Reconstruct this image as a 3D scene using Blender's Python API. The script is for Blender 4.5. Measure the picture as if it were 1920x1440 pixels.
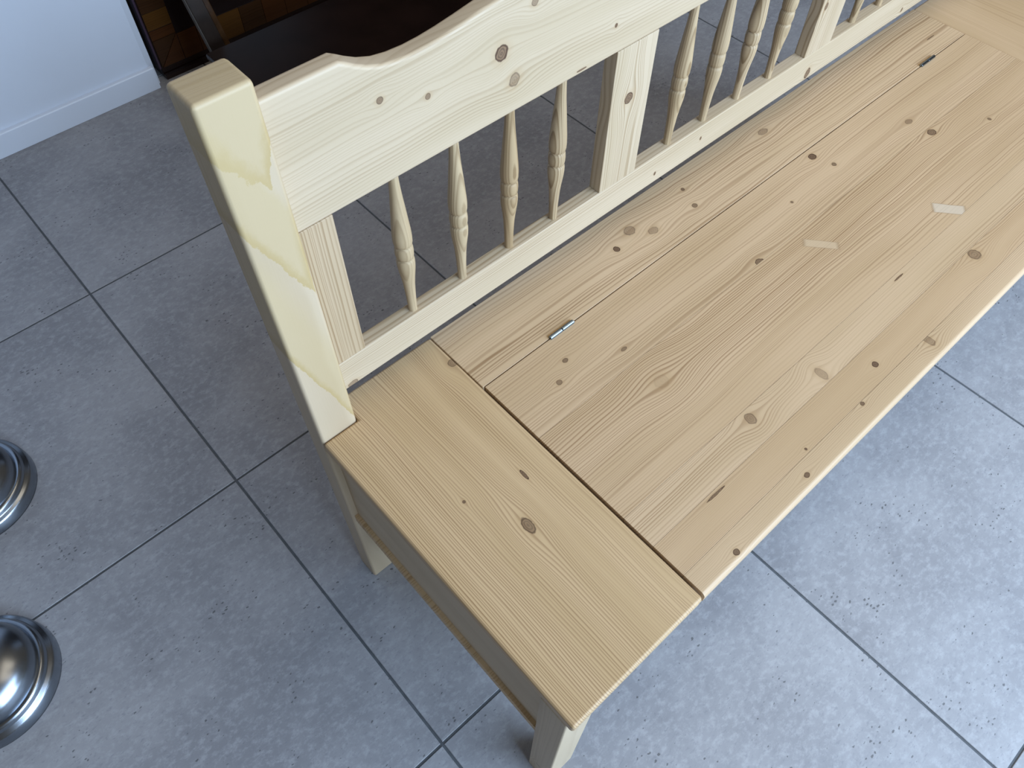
import bpy, bmesh, math, random
from mathutils import Vector, Matrix

for o in list(bpy.data.objects):
    bpy.data.objects.remove(o, do_unlink=True)
S = bpy.context.scene
C = S.collection
PI = math.pi

# ------------------------------------------------------------------ camera
# world: x along the bench, y towards its back, z up; origin = foot of the near back post
YAW, PITCH, ROLL = 0.822612, 0.981727, 0.01638
fwd = Vector((math.cos(YAW) * math.cos(PITCH), math.sin(YAW) * math.cos(PITCH), -math.sin(PITCH)))
rgt = Vector((math.sin(YAW), -math.cos(YAW), 0))
up = rgt.cross(fwd)
r2 = rgt * math.cos(ROLL) + up * math.sin(ROLL)
u2 = -rgt * math.sin(ROLL) + up * math.cos(ROLL)
cam_d = bpy.data.cameras.new('camera')
cam = bpy.data.objects.new('camera', cam_d)
C.objects.link(cam)
m = Matrix((r2, u2, -fwd)).transposed().to_4x4()
m.translation = Vector((-0.14489, -0.49284, 1.2903))
cam.matrix_world = m
cam_d.sensor_fit = 'HORIZONTAL'
cam_d.sensor_width = 36
cam_d.lens = 36 * 1452.27 / 1920
cam_d.clip_start = 0.02
S.camera = cam

# ------------------------------------------------------------------ light
S.view_settings.view_transform = 'Standard'
S.view_settings.look = 'None'
S.view_settings.gamma = 1
S.view_settings.use_curve_mapping = False
S.view_settings.exposure = 0.0
W = bpy.data.worlds.new('room_light')
S.world = W
W.use_nodes = True
bg = W.node_tree.nodes['Background']
bg.inputs[0].default_value = (1.0, 0.87, 0.70, 1)
bg.inputs[1].default_value = 0.11

def area(name, loc, target, sx, sy, power, col):
    l = bpy.data.lights.new(name, 'AREA')
    l.shape = 'RECTANGLE'
    l.size, l.size_y = sx, sy
    l.energy = power
    l.color = col
    o = bpy.data.objects.new(name, l)
    C.objects.link(o)
    o.location = loc
    o.rotation_euler = (Vector(target) - Vector(loc)).to_track_quat('-Z', 'Y').to_euler()
    return o
# shop window daylight in front of the bench
area('window_daylight', (1.0, -2.35, 1.55), (0.3, 0.2, 0.35), 2.9, 2.0, 184, (0.57, 0.755, 1.0))
# added warm fill from above, turns the upward faces tan
area('warm_top_fill', (1.3, -0.35, 2.6), (1.2, -0.3, 0.0), 1.6, 1.6, 15, (1.0, 0.83, 0.62))

# ------------------------------------------------------------------ node helper
class NT:
    def __init__(s, name):
        s.m = bpy.data.materials.new(name)
        s.m.use_nodes = True
        s.t = s.m.node_tree
        s.n = s.t.nodes
        s.b = s.n['Principled BSDF']
    def link(s, sock, v):
        if isinstance(v, bpy.types.NodeSocket):
            s.t.links.new(v, sock)
        elif v is not None:
            if isinstance(v, (tuple, list)) and len(v) == 3 and sock.type == 'RGBA':
                v = (*v, 1)
            sock.default_value = v
    def ma(s, op, a, b=None, c=None, clamp=False):
        k = s.n.new('ShaderNodeMath')
        k.operation = op
        k.use_clamp = clamp
        s.link(k.inputs[0], a)
        if b is not None: s.link(k.inputs[1], b)
        if c is not None: s.link(k.inputs[2], c)
        return k.outputs[0]
    def add(s, a, b): return s.ma('ADD', a, b)
    def sub(s, a, b): return s.ma('SUBTRACT', a, b)
    def mul(s, a, b): return s.ma('MULTIPLY', a, b)
    def comb(s, x, y, z):
        k = s.n.new('ShaderNodeCombineXYZ')
        for i, v in enumerate((x, y, z)): s.link(k.inputs[i], v)
        return k.outputs[0]
    def noise(s, vec, scale=1.0, detail=2.0, rough=0.5, dist=0.0):
        k = s.n.new('ShaderNodeTexNoise')
        s.link(k.inputs['Vector'], vec)
        k.inputs['Scale'].default_value = scale
        k.inputs['Detail'].default_value = detail
        k.inputs['Roughness'].default_value = rough
        k.inputs['Distortion'].default_value = dist
        return k.outputs['Fac']
    def step(s, v, a, b, lo=0.0, hi=1.0):
        k = s.n.new('ShaderNodeMapRange')
        k.interpolation_type = 'SMOOTHSTEP'
        s.link(k.inputs[0], v)
        s.link(k.inputs[1], a)
        s.link(k.inputs[2], b)
        k.inputs[3].default_value = lo
        k.inputs[4].default_value = hi
        return k.outputs[0]
    def mix(s, f, a, b, mode='MIX'):
        k = s.n.new('ShaderNodeMix')
        k.data_type = 'RGBA'
        k.blend_type = mode
        s.link(k.inputs[0], f)
        s.link(k.inputs[6], a)
        s.link(k.inputs[7], b)
        return k.outputs[2]
    def obj(s):
        k = s.n.new('ShaderNodeTexCoord')
        return k.outputs['Object']
    def xyz(s, v):
        k = s.n.new('ShaderNodeSeparateXYZ')
        s.link(k.inputs[0], v)
        return k.outputs
    def attr(s, name):
        k = s.n.new('ShaderNodeAttribute')
        k.attribute_type = 'OBJECT'
        k.attribute_name = name
        return k.outputs['Fac']
    def bump(s, h, strength, dist):
        k = s.n.new('ShaderNodeBump')
        k.inputs['Strength'].default_value = strength
        k.inputs['Distance'].default_value = dist
        s.link(k.inputs['Height'], h)
        s.link(s.b.inputs['Normal'], k.outputs[0])
    def set(s, **kw):
        for k, v in kw.items():
            s.link(s.b.inputs[k.replace('_', ' ')], v)
        return s.m

def wood(name, axes, light, dark, freq=260, knots=(), patches=(), warp=0.010, lean=0.35, seed=0.0,
         amount=0.55, rough=0.5, offset=False, stains=False, arch=0.0, coat=0.0):
    """axes = (u, v, w): along the grain, across the face, through the thickness."""
    t = NT(name)
    p = t.xyz(t.obj())
    u, v0, w = (p['XYZ'.index(a)] for a in axes)
    tone = t.attr('tone')
    sd = t.add(t.mul(tone, 3.7), seed)
    v = t.add(v0, t.mul(w, lean))
    if offset:
        oi = t.n.new('ShaderNodeObjectInfo')
        sd = t.add(sd, t.mul(oi.outputs['Random'], 23.0))
        ang = t.mul(oi.outputs['Random'], 2.4)
        v = t.add(t.mul(v0, t.ma('COSINE', ang)), t.mul(w, t.ma('SINE', ang)))
    n1 = t.noise(t.comb(t.mul(u, 2.2), t.mul(v, 9.0), sd), 1.0, 1.5)
    n2 = t.noise(t.comb(t.mul(u, 9.0), t.mul(v, 30.0), t.add(sd, 5.0)), 1.0, 1.0)
    vp = t.add(v, t.mul(t.sub(n1, 0.5), warp * 2))
    vp = t.add(vp, t.mul(t.sub(n2, 0.5), warp * 0.35))
    if arch:
        vp = t.add(vp, t.mul(t.ma('POWER', t.sub(u, 0.0), 2.0), arch))
    masks = []
    for kn in knots:
        ku, kv, ru, rv, deep = kn
        du = t.sub(u, ku)
        dv = t.sub(v0, kv)
        sv = rv * 3.2
        su = ru * 4.5
        d2 = t.add(t.ma('POWER', t.mul(du, 1 / su), 2.0), t.ma('POWER', t.mul(dv, 1 / sv), 2.0))
        e = t.ma('EXPONENT', t.mul(d2, -1.0))
        vp = t.sub(vp, t.mul(t.mul(dv, e), 0.85))
        wob = t.noise(t.comb(t.mul(u, 160), t.mul(v0, 160), sd), 1.0, 1.0)
        d = t.ma('SQRT', t.add(t.ma('POWER', t.mul(du, 1 / ru), 2.0), t.ma('POWER', t.mul(dv, 1 / rv), 2.0)))
        d = t.add(d, t.mul(t.sub(wob, 0.5), 0.5))
        masks.append((d, deep))
    # growth rings: slow rise to latewood, sharp edge
    nv = t.noise(t.comb(t.mul(u, 0.6), t.mul(vp, 55.0), sd), 1.0, 2.0)
    ph = t.add(t.mul(vp, freq), t.mul(nv, 5.0))
    fr = t.ma('FRACT', ph)
    ln = t.mul(t.step(fr, 0.35, 0.86), t.step(fr, 0.88, 1.0, 1.0, 0.0))
    md = t.noise(t.comb(t.mul(u, 0.9), t.mul(vp, 38.0), t.add(sd, 9.0)), 1.0, 2.0)
    md = t.step(md, 0.30, 0.72, 0.15, 1.0)
    fib = t.noise(t.comb(t.mul(u, 25.0), t.mul(v, 1400.0), t.mul(w, 1400.0)), 1.0, 1.0)
    f = t.mul(t.mul(ln, md), amount)
    f = t.add(f, t.mul(t.sub(fib, 0.5), 0.13))
    col = t.mix(t.ma('ADD', f, 0.0, clamp=True), light, dark)
    # broad tone drift along and between growth zones
    big = t.noise(t.comb(t.mul(u, 3.0), t.mul(vp, 22.0), t.add(sd, 2.0)), 1.0, 2.0)
    hue = t.mix(t.step(big, 0.3, 0.7), (1.03, 1.01, 0.99), (0.93, 0.90, 0.84))
    col = t.mix(1.0, col, hue, 'MULTIPLY')
    tn = t.mix(tone, (1.04, 1.04, 1.06), (0.90, 0.84, 0.78))
    col = t.mix(1.0, col, tn, 'MULTIPLY')
    for (pu, pv, lu, lv, rot, pc) in patches:
        du = t.sub(u, pu)
        dv = t.sub(v0, pv)
        a = t.add(t.mul(du, math.cos(rot)), t.mul(dv, math.sin(rot)))
        b = t.sub(t.mul(dv, math.cos(rot)), t.mul(du, math.sin(rot)))
        q = t.ma('MAXIMUM', t.mul(t.ma('ABSOLUTE', a), 1 / lu), t.mul(t.ma('ABSOLUTE', b), 1 / lv))
        q = t.add(q, t.mul(t.sub(n2, 0.5), 0.3))
        edge = t.mul(t.step(q, 0.8, 0.95), t.step(q, 1.0, 1.12, 1.0, 0.0))
        col = t.mix(t.step(q, 0.92, 1.0, 0.75, 0.0), col, pc)
        col = t.mix(t.mul(edge, 0.4), col, (0.30, 0.20, 0.11))
    for d, deep in masks:
        halo = t.step(d, 0.9, 2.4, 0.26, 0.0)
        col = t.mix(halo, col, (0.42, 0.27, 0.13))
        ring = t.add(t.mul(t.ma('SINE', t.mul(d, 16.0)), 0.5), 0.5)
        kc = t.mix(ring, (0.21, 0.125, 0.07), (0.085, 0.05, 0.03))
        rim = t.mul(t.step(d, 0.72, 0.92), t.step(d, 0.98, 1.12, 1.0, 0.0))
        col = t.mix(t.mul(t.step(d, 0.9, 1.05, 1.0, 0.0), deep), col, kc)
        col = t.mix(t.mul(rim, deep * deep), col, (0.07, 0.035, 0.02))
    if stains:
        x, z = p['X'], p['Z']
        jag = t.mul(t.sub(t.noise(t.comb(t.mul(x, 120), 0.0, t.mul(z, 70)), 1.0, 4.0, 0.68), 0.5), 0.030)
        big2 = t.mul(t.sub(t.noise(t.comb(t.mul(x, 30), 3.0, t.mul(z, 14)), 1.0, 1.0), 0.5), 0.02)
        pad = (0.74, 0.68, 0.50)
        for (za, slope, xr, xs, zt) in ((0.893, -1.20, 0.0385, 0.22, 1.05), (0.820, -2.40, 0.0490, 0.04, 0.93), (0.640, -3.30, 0.056, 0.0, 0.84)):
            base = t.add(t.add(za, t.mul(x, slope)), t.add(jag, big2))
            dz = t.sub(z, base)                       # > 0 above the lower tide line
            dr = t.mul(t.sub(t.add(xr, t.mul(dz, xs)), t.add(x, t.mul(jag, 0.12))), 2.6)
            dd = t.ma('MINIMUM', dz, dr)
            inside = t.mul(t.step(dd, 0.0, 0.002), t.step(t.sub(z, base), 0.10, zt - za + 0.02, 1.0, 0.0))
            line = t.mul(t.step(dd, -0.0005, 0.0015), t.step(dd, 0.002, 0.026, 1.0, 0.0))
            line = t.mul(line, t.step(t.sub(z, base), 0.05, 0.16, 1.0, 0.25))
            col = t.mix(t.mul(inside, 0.50), col, (0.50, 0.38, 0.19))
            col = t.mix(t.mul(line, 0.72), col, (0.44, 0.32, 0.14))
    hgt = t.add(t.mul(ln, md), t.mul(fib, 0.5))
    t.bump(hgt, 0.10, 0.0006)
    return t.set(Base_Color=col, Roughness=rough, Specular_IOR_Level=0.35)

LT = (0.565, 0.418, 0.262)
DK = (0.245, 0.140, 0.066)
LTF = (0.520, 0.425, 0.295)      # back rest and legs: same pine, stronger window light put into the colour
DKF = (0.29, 0.20, 0.105)

# ------------------------------------------------------------------ mesh helper
def link(name, me, mat, parent=None, bevel=0.0, seg=2, smooth=False):
    if isinstance(me, bmesh.types.BMesh):
        b = me
        me = bpy.data.meshes.new(name)
        b.normal_update()
        b.to_mesh(me)
        b.free()
        me.materials.append(mat)
    o = bpy.data.objects.new(name, me)
    C.objects.link(o)
    if parent: o.parent = parent
    if smooth:
        for f in me.polygons: f.use_smooth = True
    if bevel:
        md = o.modifiers.new('rounded', 'BEVEL')
        md.width = bevel
        md.segments = seg
        md.limit_method = 'ANGLE'
        md.harden_normals = False
        for f in me.polygons: f.use_smooth = True
        wn = o.modifiers.new('wn', 'WEIGHTED_NORMAL')
        wn.keep_sharp = True
    return o
def box_bm(x0, x1, y0, y1, z0, z1, bm=None):
    bm = bm or bmesh.new()
    vs = [bm.verts.new((x, y, z)) for z in (z0, z1) for y in (y0, y1) for x in (x0, x1)]
    for q in ((0, 2, 3, 1), (4, 5, 7, 6), (0, 1, 5, 4), (1, 3, 7, 5), (3, 2, 6, 7), (2, 0, 4, 6)):
        bm.faces.new([vs[i] for i in q])
    return bm
def prism(pts, axis, a, b):
    """closed outline pts (2-D, counter-clockwise seen from +axis) swept along axis."""
    bm = bmesh.new()
    def P(p, k):
        return {'x': (k, p[0], p[1]), 'y': (p[0], k, p[1]), 'z': (p[0], p[1], k)}[axis]
    A = [bm.verts.new(P(p, a)) for p in pts]
    B = [bm.verts.new(P(p, b)) for p in pts]
    n = len(pts)
    bm.faces.new(A[::-1])
    bm.faces.new(B)
    for i in range(n):
        bm.faces.new((A[i], A[(i + 1) % n], B[(i + 1) % n], B[i]))
    bmesh.ops.recalc_face_normals(bm, faces=bm.faces)
    return bm
def lathe(prof, seg=40, cx=0, cy=0):
    bm = bmesh.new()
    rings = []
    for r, z in prof:
        if r < 1e-6:
            rings.append([bm.verts.new((cx, cy, z))])
        else:
            rings.append([bm.verts.new((cx + r * math.cos(2 * PI * i / seg), cy + r * math.sin(2 * PI * i / seg), z)) for i in range(seg)])
    for a, b in zip(rings, rings[1:]):
        for i in range(seg):
            j = (i + 1) % seg
            if len(a) == 1 and len(b) == 1: continue
            if len(a) == 1: bm.faces.new((a[0], b[i], b[j]))
            elif len(b) == 1: bm.faces.new((a[i], a[j], b[0]))
            else: bm.faces.new((a[i], a[j], b[j], b[i]))
    bmesh.ops.recalc_face_normals(bm, faces=bm.faces)
    return bm
def empty(name, loc=(0, 0, 0)):
    o = bpy.data.objects.new(name, None)
    C.objects.link(o)
    o.location = loc
    o.empty_display_size = 0.1
    return o
def tag(o, label, cat, group=None):
    o['label'] = label
    o['category'] = cat
    if group: o['group'] = group
    return o
def struct(o, label=None):
    o['kind'] = 'structure'
    if label: o['label'] = label
    return o

# ------------------------------------------------------------------ setting: floor tiles
T = 0.6
TX, TY = -0.0811, 0.3193
def tile_mat():
    t = NT('grey_stone_tile')
    oi = t.n.new('ShaderNodeObjectInfo')
    p = t.xyz(t.obj())
    rnd = t.mul(oi.outputs['Random'], 40.0)
    vec = t.comb(t.add(p['X'], rnd), t.add(p['Y'], t.mul(rnd, 0.37)), 0.0)
    n1 = t.noise(vec, 4.0, 5.0, 0.62)
    n2 = t.noise(t.comb(t.add(p['X'], rnd), t.mul(t.add(p['Y'], rnd), 1.35), 0.0), 58.0, 6.0, 0.74, 0.1)
    vs = t.comb(t.mul(t.add(p['X'], rnd), 1.0), t.mul(t.add(p['Y'], rnd), 2.3), 1.0)
    n3 = t.noise(vs, 85.0, 4.0, 0.7, 0.2)
    col = t.mix(t.step(n1, 0.32, 0.68), (0.240, 0.241, 0.258), (0.340, 0.341, 0.357))
    col = t.mix(t.step(n2, 0.44, 0.68, 0.0, 0.52), col, (0.44, 0.447, 0.47))
    col = t.mix(t.step(n3, 0.54, 0.70, 0.0, 0.55), col, (0.200, 0.206, 0.230))
    # small pits
    vo = t.n.new('ShaderNodeTexVoronoi')
    t.link(vo.inputs['Vector'], t.comb(t.add(t.mul(p['X'], 1.0), t.mul(n3, 0.012)), t.add(t.mul(p['Y'], 1.7), t.mul(n2, 0.012)), rnd))
    vo.inputs['Scale'].default_value = 105.0
    gate = t.noise(vec, 13.0, 3.0, 0.6)
    size = t.step(gate, 0.40, 0.68, 0.0, 0.30)
    pit = t.step(t.sub(vo.outputs['Distance'], size), -0.04, 0.02, 1.0, 0.0)
    pick = t.ma('GREATER_THAN', t.xyz(vo.outputs['Color'])['X'], 0.62)
    pit = t.mul(pit, pick)
    col = t.mix(t.mul(pit, 0.75), col, (0.07, 0.07, 0.075))
    t.bump(t.sub(t.mul(n2, 0.4), pit), 0.15, 0.0008)
    return t.set(Base_Color=col, Roughness=t.step(n2, 0.3, 0.7, 0.52, 0.42), Specular_IOR_Level=0.5)
def plain(name, col, rough=0.5, metal=0.0, spec=0.5, noise=0.0, scale=20):
    t = NT(name)
    if noise:
        n = t.noise(t.obj(), scale, 4.0, 0.6)
        c = t.mix(t.step(n, 0.3, 0.7), tuple(k * (1 - noise) for k in col), tuple(min(1, k * (1 + noise)) for k in col))
    else:
        c = col
    return t.set(Base_Color=c, Roughness=rough, Metallic=metal, Specular_IOR_Level=spec)

M_tile = tile_mat()
M_grout = plain('dark_grey_grout', (0.090, 0.098, 0.108), 0.85, noise=0.15, scale=60)
floor = struct(link('floor', box_bm(TX - 5 * T, TX + 7 * T, TY - 5 * T, TY + 4 * T, -0.04, -0.0016), M_grout),
               'grey stone tile floor with dark grout joints')
g = 0.0021
bm = bmesh.new()
e, h = T / 2 - g, 0.0008
low = [bm.verts.new((sx * e, sy * e, -0.01)) for sx, sy in ((-1, -1), (1, -1), (1, 1), (-1, 1))]
mid = [bm.verts.new((sx * e, sy * e, -h)) for sx, sy in ((-1, -1), (1, -1), (1, 1), (-1, 1))]
top = [bm.verts.new((sx * (e - h), sy * (e - h), 0)) for sx, sy in ((-1, -1), (1, -1), (1, 1), (-1, 1))]
for i in range(4):
    j = (i + 1) % 4
    bm.faces.new((low[i], low[j], mid[j], mid[i]))
    bm.faces.new((mid[i], mid[j], top[j], top[i]))
bm.faces.new(top)
tile0 = None
for i in range(-5, 7):
    for j in range(-5, 4):
        if tile0 is None:
            tile0 = link('tile', bm, M_tile, floor)
            o = tile0
        else:
            o = tile0.copy()
            C.objects.link(o)
            o.parent = floor
        o.location = (TX + (i + .5) * T, TY + (j + .5) * T, 0)

# ------------------------------------------------------------------ setting: walls
M_wall = plain('skylit_white_wall', (0.72, 0.79, 0.90), 0.45, noise=0.015, scale=3)  # white paint, blue of the skylight mixed into its colour
M_base = plain('skylit_white_skirting', (0.74, 0.81, 0.92), 0.35)  # same skylight blue mixed into the white
WY = 1.482
wall = struct(link('wall_back', prism([(-3.08, WY), (0.372, WY), (0.389, WY + 0.010), (0.389, WY + 0.16), (-3.08, WY + 0.16)], 'z', 0, 2.6), M_wall),
              'white painted wall with an end corner')
bb = struct(link('baseboard_back', prism([(WY, 0), (WY - 0.012, 0), (WY - 0.012, 0.057), (WY - 0.010, 0.060), (WY, 0.0605)], 'x', -3.08, 0.3805), M_base, None, 0.0012),
            'white skirting board along the white wall')
struct(link('wall_recess', box_bm(0.389, 4.1, 1.98, 2.1, 0, 2.6), M_wall), 'white wall of the recess behind the cabinet')

# ------------------------------------------------------------------ bench
bench = tag(empty('storage_bench', (0, 0, 0)),
            'pale pine settle bench with spindle back and hinged seat lid', 'bench')
H = 0.465          # seat top
L = 1.590
PW, PD = 0.0512, 0.0405
M_post = wood('pine_post', 'ZYX', LTF, DKF, 190, lean=0.06, warp=0.004, amount=0.40, stains=True, seed=1.3, rough=0.45)
M_leg = wood('pine_leg', 'ZYX', LTF, DKF, 190, lean=0.25, warp=0.006, amount=0.35, seed=4.1, rough=0.5,
             knots=((0.065, -0.405, 0.0022, 0.004, 0.7),))
for k, x0 in enumerate((0.0, L - PW)):
    link('back_post', box_bm(x0, x0 + PW, 0, PD, 0, 0.9435), M_post, bench, 0.0045, 3)
    link('front_leg', box_bm(x0, x0 + 0.053, -0.4262, -0.3868, 0, H - 0.0205), M_leg, bench, 0.0025, 2)

# rails of the back
YF, YB = 0.0195, 0.0405
x0, x1 = PW, L - PW
UR = ((0.1655, .8595, .0036, .0036, .75), (0.2181, .8387, .0032, .0032, .7), (0.3098, .8429, .0078, .0085, .9), (0.3272, .8061, .0072, .0075, .55),
      (0.3528, .8791, .0045, .0045, .6), (0.4777, .8045, .0022, .0026, 1.0), (0.4279, .7726, .007, .0012, .9), (0.70, .85, .006, .006, .8))
M_urail = wood('pine_upper_rail', 'XZY', LTF, DKF, 230, UR, warp=0.016, amount=0.42, seed=2.2, rough=0.42, lean=0.5)
M_lrail = wood('pine_lower_rail', 'XZY', LTF, DKF, 260,
               ((0.9839, .5167, .007, .009, .9), (0.6084, .5215, .002, .003, 1), (0.7083, .5314, .002, .003, 1), (1.2661, .5168, .003, .004, .9), (0.068, .5077, .007, .005, .6)),
               warp=0.007, amount=0.80, seed=7.7, rough=0.45, lean=0.8)
prof = [(0.0, 0.911), (0.1335, 0.911)]
notch = [(0.1405, 0.9070), (0.149, 0.9015), (0.160, 0.8955), (0.174, 0.8905), (0.190, 0.8878), (0.208, 0.8868), (0.226, 0.8874), (0.245, 0.8892), (0.266, 0.8920), (0.290, 0.8958)]
arch_pts = []
for k in range(1, 25):
    s = k / 24
    arch_pts.append((0.290 + (L / 2 - 0.290) * s, 0.8958 + 0.052 * (0.55 * math.sin(s * PI / 2) + 0.45 * (3 * s * s - 2 * s ** 3))))
left = [(x0, 0.911)] + prof[1:] + notch + arch_pts
right = [(L - x, z) for x, z in reversed(left[:-1])]
outline = left + right
pts = [(x0, 0.7665), (x1, 0.7665)] + outline[::-1]
link('upper_rail', prism(pts, 'y', YF, YB), M_urail, bench, 0.0042, 3)
link('lower_rail', box_bm(x0, x1, YF, YB, 0.5040, 0.5555), M_lrail, bench, 0.0022, 2)
ST = ((x0, 0.0957), (0.4880, 0.5592), (0.9558, 1.0270), (1.4193, x1))
M_st = wood('pine_stile', 'ZXY', LTF, DKF, 270, ((0.6913, .5204, .0075, .0072, .9), (0.6373, .9682, .006, .004, .8)), warp=0.004, amount=0.80, seed=3.4, rough=0.5, lean=0.6)
for k, (a, b) in enumerate(ST):
    o = link('stile', box_bm(a, b, YF + 0.0006, YB - 0.0006, 0.5550, 0.7670), M_st, bench, 0.0010, 1)
    o['tone'] = (0.85, 0.0, 0.15, 0.5)[k]

# turned balusters
M_bal = wood('turned_pine', 'ZXY', (0.50, 0.395, 0.25), (0.22, 0.145, 0.07), 320, warp=0.012, amount=0.95, seed=5.0, rough=0.5, offset=True)
zp = [(0.5540, .0055), (0.560, .0055), (0.5814, .0061), (0.6019, .0071), (0.6130, .0082), (0.6217, .0093), (0.6290, .0102), (0.6370, .01075), (0.6420, .0107), (0.6448, .0102), (0.6462, .0088),
      (0.6478, .0101), (0.6510, .0106), (0.6565, .0109), (0.6615, .0106), (0.6645, .0101), (0.6660, .0088), (0.6676, .0102), (0.6710, .0109), (0.6785, .0111), (0.6879, .0107),
      (0.7000, .0097), (0.7192, .0082), (0.7380, .0066), (0.7545, .0056), (0.768, .0053)]
bal0 = None
BX = [0.1735, 0.2520, 0.3305, 0.4090]
rb = random.Random(4)
for bay in range(3):
    for k, bx in enumerate(BX):
        if bal0 is None:
            bal0 = link('baluster', lathe([(r, z) for z, r in zp], 28), M_bal, bench, smooth=True)
            o = bal0
        else:
            o = bal0.copy()
            C.objects.link(o)
            o.parent = bench
        o.location = (bx + bay * (ST[1][0] - ST[0][1] + 0.0712), 0.030, 0)
        o['tone'] = (0.25, 0.2, 0.95, 0.45, 0.5, 0.35, 0.4, 0.55, 0.3, 0.8, 0.3, 0.5)[bay * 4 + k]

# seat boards
TH = 0.0195
EW = 0.1986
FY = -0.4342
BY = 0.0405
HY = -0.0685
M_end = wood('pine_end_board', 'YXZ', (0.55, 0.397, 0.225), DK, 320,
             ((-0.2449, .1138, .011, .0062, .75), (-0.1946, .1543, .0075, .0022, .95), (-0.1738, .0782, .0019, .0019, .9), (-0.0119, .1946, .006, .006, .6)),
             warp=0.011, amount=0.78, seed=8.5, rough=0.42, lean=0.3)
M_end2 = wood('pine_far_end_board', 'YXZ', (0.52, 0.375, 0.225), DK, 150, warp=0.02, amount=0.3, seed=2.5, rough=0.42, lean=0.3)
link('seat_end_board', prism([(0, FY), (EW, FY), (EW, BY), (PW + 0.0006, BY), (PW + 0.0006, -0.0006), (0, -0.0006)], 'z', H - TH, H), M_end, bench, 0.0042, 3)
XR = EW + 1.1825
link('seat_end_board', prism([(XR, FY), (L, FY), (L, -0.0006), (L - PW - 0.0006, -0.0006), (L - PW - 0.0006, BY), (XR, BY)], 'z', H - TH, H), M_end2, bench, 0.0042, 3)
HS = ((0.5016, -.0148, .0050, .0050, 1.0), (0.5431, -.0014, .010, .008, .5), (0.5698, -.0250, .009, .006, .45), (0.6694, .0042, .0032, .0032, .9), (0.6566, -.0314, .0045, .0045, .8),
      (0.8726, .0072, .011, .006, .5), (1.3215, -.0321, .012, .0012, .9))
M_hs = wood('pine_hinge_strip', 'XYZ', LT, DK, 190, HS, warp=0.013, amount=0.85, seed=6.6, rough=0.42)
link('hinge_strip', box_bm(EW + 0.0005, XR - 0.0005, HY + 0.0010, BY, H - TH, H - 0.0002), M_hs, bench, 0.0010, 1)
# lid of edge-glued planks
LID = [(0.3071, -.1077, .0042, .0034, .8), (0.2774, -.1274, .0042, .0036, .7), (0.3785, -.1458, .0050, .0026, .7), (0.8828, -.0841, .0070, .0060, 1.0), (0.8942, -.1178, .0042, .0038, .8),
       (0.7732, -.1255, .0024, .0024, .8), (1.0773, -.1387, .0080, .0048, .55), (1.0816, -.1790, .0085, .0065, .85), (0.6376, -.1649 - .004, .0075, .0056, .85), (0.3765, -.2136, .011, .010, .12),
       (1.1854, -.2248, .0032, .0032, .8), (0.8837, -.3680, .010, .009, .6), (0.4175, -.3254, .0070, .0085, .55), (0.5409, -.3440, .0060, .011, .40), (0.6063, -.3825, .0045, .0042, 1.0),
       (0.3044, -.3617 - .0015, .015, .0016, .9), (0.4335, -.3977, .0019, .0019, 1.0), (0.5413, -.4062, .0032, .0028, .9), (0.2663, -.4247, .0042, .0036, .95), (0.4051, -.4199, .0042, .0030, .95),
       (0.6943, -.4090, .006, .009, .5), (0.7621, -.3190, .011, .0012, .95)]
PATCH = [(0.7333, -.2076, .026, .0075, -PI / 4 * 1.1, (0.56, 0.42, 0.27)), (0.9408, -.2940, .024, .010, -PI / 4 * 1.1, (0.60, 0.50, 0.38))]
YB5 = [HY, -0.1697, -0.3124, -0.3580, -0.4030, FY]
lid = empty('lid', (0, 0, 0))
lid.parent = bench
fq = (230, 290, 290, 430, 380)
tones = (0.30, 0.45, 0.15, 0.62, 0.20)
for k in range(5):
    ya, yb = YB5[k + 1], YB5[k]
    kn = [q for q in LID if ya < q[1] < yb]
    pt = [q for q in PATCH if ya < q[1] < yb]
    mt = wood('pine_lid_plank', 'XYZ', LT, DK, fq[k], kn, pt, warp=(0.008, 0.014, 0.007, 0.006, 0.006)[k], amount=(0.55, 0.80, 0.72, 0.62, 0.45)[k], seed=11.0 + 3.3 * k, rough=0.42)
    a = ya + (0.00012 if k < 4 else 0)
    b = yb - (0.00012 if k else 0.0008)
    xa, xb = EW + 0.0030, XR - 0.0012
    if k == 4:
        # front plank with a rounded nose
        r = 0.0065
        pr = [(b, H - TH), (b, H)]
        for s in range(7):
            an = PI / 2 + s / 6 * PI / 2
            pr.append((a + r + r * math.cos(an), H - r + r * math.sin(an)))
        for s in range(5):
            an = PI + s / 4 * PI / 2
            pr.append((a + .004 + .004 * math.cos(an), H - TH + .004 + .004 * math.sin(an)))
        o = link('plank', prism(pr, 'x', xa, xb), mt, lid, 0.0002, 1)
    else:
        o = link('plank', box_bm(xa, xb, a, b, H - TH, H), mt, lid, 0.0002, 1)
    o['tone'] = tones[k]

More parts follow.
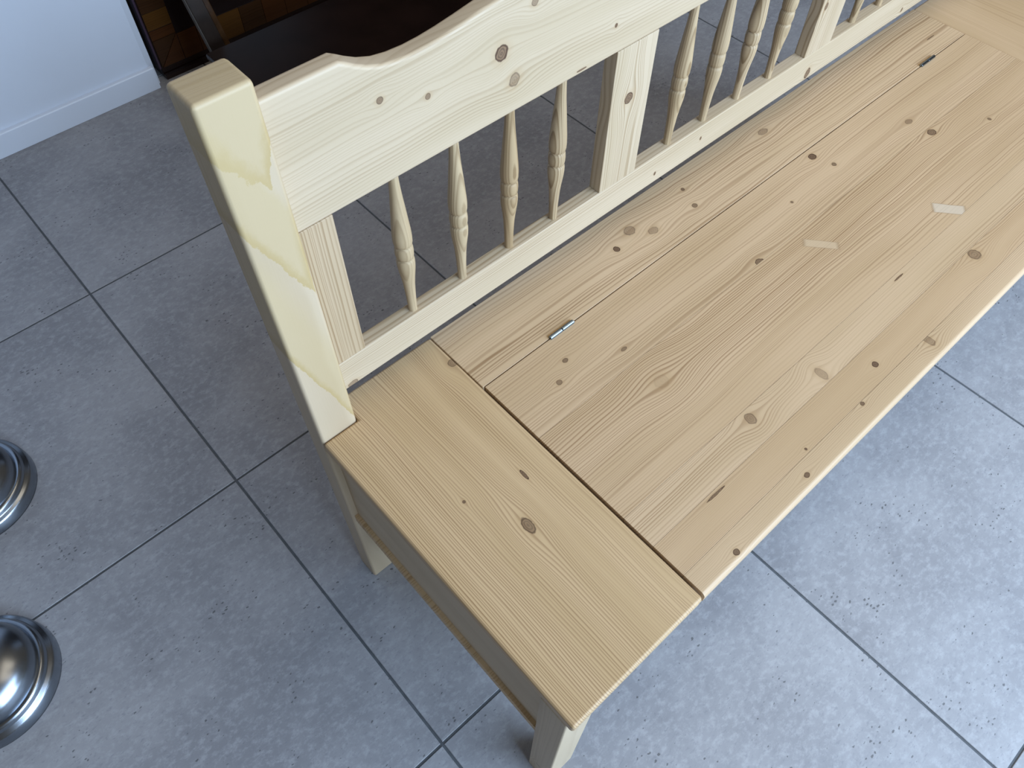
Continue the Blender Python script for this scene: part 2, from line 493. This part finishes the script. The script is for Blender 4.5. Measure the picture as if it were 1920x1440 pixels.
# hinges: steel knuckles showing in the joint
M_steel = plain('galvanised_steel', (0.20, 0.25, 0.31), 0.22, 1.0)
M_recess = plain('fresh_cut_recess', (0.50, 0.34, 0.17), 0.7, noise=0.1, scale=200)
def cyl_x(xa, xb, cy, cz, r, seg=16):
    return prism([(cy + r * math.cos(2 * PI * i / seg), cz + r * math.sin(2 * PI * i / seg)) for i in range(seg)], 'x', xa, xb)
for hx in (0.3386, 1.2500):
    hg = empty('hinge', (0, 0, 0))
    hg.parent = bench
    for q in ((-0.0220, -0.0005), (0.0002, 0.0215)):
        link('knuckle', cyl_x(hx + q[0], hx + q[1], HY, H + 0.0012, 0.0030), M_steel, hg, 0.0006, 1, )
    link('leaf', box_bm(hx - 0.0215, hx + 0.0215, HY - 0.0006, HY + 0.0008, H - 0.018, H - 0.001), M_steel, hg)
    link('recess', box_bm(hx - 0.0225, hx + 0.0225, HY + 0.0009, HY + 0.0062, H - 0.0012, H - 0.00008), M_recess, hg)

# box under the seat
M_pan = wood('pine_panel', 'YZX', (0.54, 0.44, 0.30), DKF, 120, warp=0.01, amount=0.12, seed=9.1, rough=0.55)
M_panx = wood('pine_long_panel', 'XZY', (0.58, 0.50, 0.37), DKF, 120, warp=0.01, amount=0.25, seed=9.8, rough=0.55)
M_bot = wood('pine_bottom_edge', 'XYZ', (0.58, 0.43, 0.25), (0.33, 0.20, 0.08), 190, warp=0.003, amount=0.7, seed=3.9, rough=0.6)
link('side_panel', box_bm(0.0107, 0.0290, -0.3866, -0.0002, 0.2455, H - TH), M_pan, bench)
link('side_panel', box_bm(L - 0.0290, L - 0.0107, -0.3866, -0.0002, 0.2455, H - TH), M_pan, bench)
link('front_panel', box_bm(0.0532, L - 0.0532, -0.4160, -0.3980, 0.2455, H - TH), M_panx, bench)
link('back_panel', box_bm(PW + 0.0002, L - PW - 0.0002, 0.0120, 0.0300, 0.2455, H - TH), M_panx, bench)
# bottom board, notched round the legs
link('bottom_board', prism([(0.0532, -0.4180), (L - 0.0532, -0.4180), (L - 0.0532, -0.3866), (L - 0.0048, -0.3866), (L - 0.0048, -0.0002), (L - PW - 0.0002, -0.0002), (L - PW - 0.0002, 0.032),
                            (PW + 0.0002, 0.032), (PW + 0.0002, -0.0002), (0.0048, -0.0002), (0.0048, -0.3866), (0.0532, -0.3866)], 'z', 0.2275, 0.2455), M_bot, bench)

# ------------------------------------------------------------------ inlaid cabinet behind the bench
M_dark = plain('black_brown_polish', (0.016, 0.008, 0.006), 0.25, spec=0.3, noise=0.25, scale=9)
def veneer(name, base, seed):
    return wood(name, 'XZY', base, tuple(k * 0.45 for k in base), 160, warp=0.02, amount=0.5, seed=seed, rough=0.2, lean=0.4)
M_v1 = veneer('amber_veneer', (0.0744, 0.0322, 0.0074), 1.0)  # veneer colours darkened for the low light at the cabinet
M_v2 = veneer('red_brown_veneer', (0.0527, 0.0186, 0.0056), 2.0)
M_v3 = veneer('walnut_veneer', (0.0372, 0.0161, 0.0062), 6.0)
CY = 1.500
CX0, CX1 = 0.409, 1.90
cab = tag(empty('inlaid_cabinet', (CX0, CY, 0)), 'dark polished cabinet with square inlaid veneer blocks beside the white wall', 'cabinet')
def cpart(name, x0, x1, y0, y1, z0, z1, mat, bevel=0.0):
    o = link(name, box_bm(x0 - CX0, x1 - CX0, y0 - CY, y1 - CY, z0, z1), mat, cab, bevel, 1)
    return o
cpart('carcass', CX0, CX1, CY + 0.003, CY + 0.44, 0.012, 1.90, M_dark, 0.002)  # unseen upper part made tall to darken the reflection in the chest
cpart('plinth', CX0 + 0.001, CX1, CY - 0.010, CY + 0.42, 0, 0.0118, M_dark)
cpart('edge_moulding', CX0 - 0.006, CX0 - 0.0003, CY - 0.004, CY + 0.02, 0.03, 1.90, plain('violet_gleam', (0.05, 0.03, 0.05), 0.2), 0.001)  # purple gleam of the moulding put into its colour
cpart('top', CX0 - 0.01, CX1 + 0.01, CY - 0.015, CY + 0.45, 1.9002, 1.94, M_dark, 0.003)
# frame of veneer blocks round a dark panel
zz = [0.104, 0.131, 0.177, 0.225, 0.273, 0.32, 0.37, 0.42, 0.47, 0.52, 0.57, 0.62, 0.67, 0.72, 0.77, 0.82, 0.87] + [0.87 + 0.06 * q for q in range(1, 17)]
for k in range(len(zz) - 1):
    cpart('veneer_block', CX0 + 0.004, 0.4790, CY, CY + 0.003, zz[k] + 0.001, zz[k + 1] - 0.001, (M_v1, M_v2, M_v1, M_v3)[(k + 1) % 4] if k else M_v2)
# mitred corner pieces
for pts, mt in (([(CX0 + .004, 0.030), (0.4785, 0.1035), (CX0 + .004, 0.1035)], M_v3), ([(CX0 + .006, 0.029), (0.4795, 0.029), (0.4795, 0.1025)], M_v2)):
    link('veneer_block', prism([(a - CX0, b) for a, b in pts], 'y', 0, 0.003), mt, cab)
xx = [0.4805, 0.535, 0.595, 0.665, 0.735, 0.805, 0.875, 0.945, 1.015, 1.085, 1.155, 1.225, 1.295, 1.365, 1.435, 1.505, 1.575, 1.645, 1.715, 1.785, 1.855]
for k in range(len(xx) - 1):
    cpart('veneer_block', xx[k] + 0.0006, xx[k + 1] - 0.0006, CY, CY + 0.003, 0.029, 0.100, (M_v2, M_v2, M_v1, M_v3, M_v2)[k % 5])
cpart('door_panel', 0.4805, 1.855, CY + 0.0012, CY + 0.003, 0.1015, 1.83, plain('ebonised_panel', (0.012, 0.007, 0.006), 0.12))

# low dark chest in front of the cabinet
chest = tag(empty('low_chest', (1.05, 1.12, 0)), 'low black-brown polished chest on the floor behind the bench back', 'chest')
def hpart(name, x0, x1, y0, y1, z0, z1, mat, bevel=0.0):
    return link(name, box_bm(x0 - 1.05, x1 - 1.05, y0 - 1.12, y1 - 1.12, z0, z1), mat, chest, bevel, 2)
hpart('body', 0.475, 1.75, 0.965, 1.285, 0.012, 0.133, M_dark, 0.002)
hpart('lid', 0.465, 1.76, 0.955, 1.295, 0.1332, 0.150, M_dark, 0.004)
for sx in (0.50, 1.70):
    for sy in (0.985, 1.245):
        hpart('foot', sx - 0.02, sx + 0.02, sy - 0.02, sy + 0.02, 0, 0.0118, M_dark)

# dark board leaning on the cabinet
M_board = plain('smoked_oak', (0.030, 0.020, 0.015), 0.35, noise=0.3, scale=15)
M_bedge = plain('pale_gleam', (0.16, 0.145, 0.13), 0.35)  # gleam along the left edge, coloured as a pale strip
M_bside = plain('brown_reflection', (0.060, 0.028, 0.010), 0.3, noise=0.3, scale=30)  # veneer's orange reflection, coloured as a brown side strip
bd = tag(empty('leaning_board', (0.524, 1.380, 0)), 'narrow dark wooden board with pale gleam on its edge leaning against inlaid cabinet', 'board')
ax = Vector((-0.118, 0.1255, 0.95)).normalized()
acx = Vector((1, 0, 0))
acx = (acx - ax * acx.dot(ax)).normalized()
nrm = ax.cross(acx).normalized()
def slab(name, a0, a1, n0, n1, l0, l1, mat):
    bm = box_bm(a0, a1, n0, n1, l0, l1)
    for v in bm.verts:
        v.co = acx * v.co.x + nrm * v.co.y + ax * v.co.z
    bmesh.ops.recalc_face_normals(bm, faces=bm.faces)
    return link(name, bm, mat, bd, 0.0015, 1)
slab('face_board', 0.0032, 0.0420, -0.010, 0.010, 0.006, 0.84, M_board)
slab('gleam_edge', 0.0, 0.0030, -0.011, 0.009, 0.006, 0.84, M_bedge)
slab('brown_edge', 0.0422, 0.0570, -0.006, 0.008, 0.010, 0.84, M_bside)

# ------------------------------------------------------------------ polished metal pedestal bases
M_metal = plain('polished_pewter', (0.27, 0.30, 0.34), 0.26, 1.0, noise=0.18, scale=7)
def pedestal(cx, cy, R, label):
    t = tag(empty('pedestal_stand', (cx, cy, 0)), label, 'stand', 'round metal pedestal stands')
    k = R / 0.105
    link('base_rim', lathe([(0, 0), (.1050 * k, 0), (.1050 * k, .004), (.1040 * k, .020), (.1010 * k, .0245), (.0965 * k, .0262), (.0950 * k, .0285),
                            (.0945 * k, .0325), (.0915 * k, .0365), (.0880 * k, .0378), (.0862 * k, .0372), (0, .0372)], 72), M_metal, t, smooth=True)
    dome = [(.0862 * k, .0373), (.0850 * k, .0420)]
    for s in range(1, 15):
        a = s / 14 * PI / 2 * 0.86
        dome.append((.0850 * k * math.cos(a), .0420 + .048 * math.sin(a)))
    dome += [(.0150, .0905), (.0150, .094)]
    link('dome', lathe(dome, 72), M_metal, t, smooth=True)
    link('column', lathe([(0, .094), (.0140, .0941), (.0130, .10), (.0110, .11), (.0110, .56), (.0140, .57), (.0140, .585), (0, .59)], 32), M_metal, t, smooth=True)
pedestal(-0.5550, 0.2632, 0.1050, 'domed polished metal pedestal foot with stepped rim standing across a floor joint')
pedestal(-0.4480, 0.6090, 0.1070, 'domed polished metal pedestal foot with stepped rim, closer to the white wall')
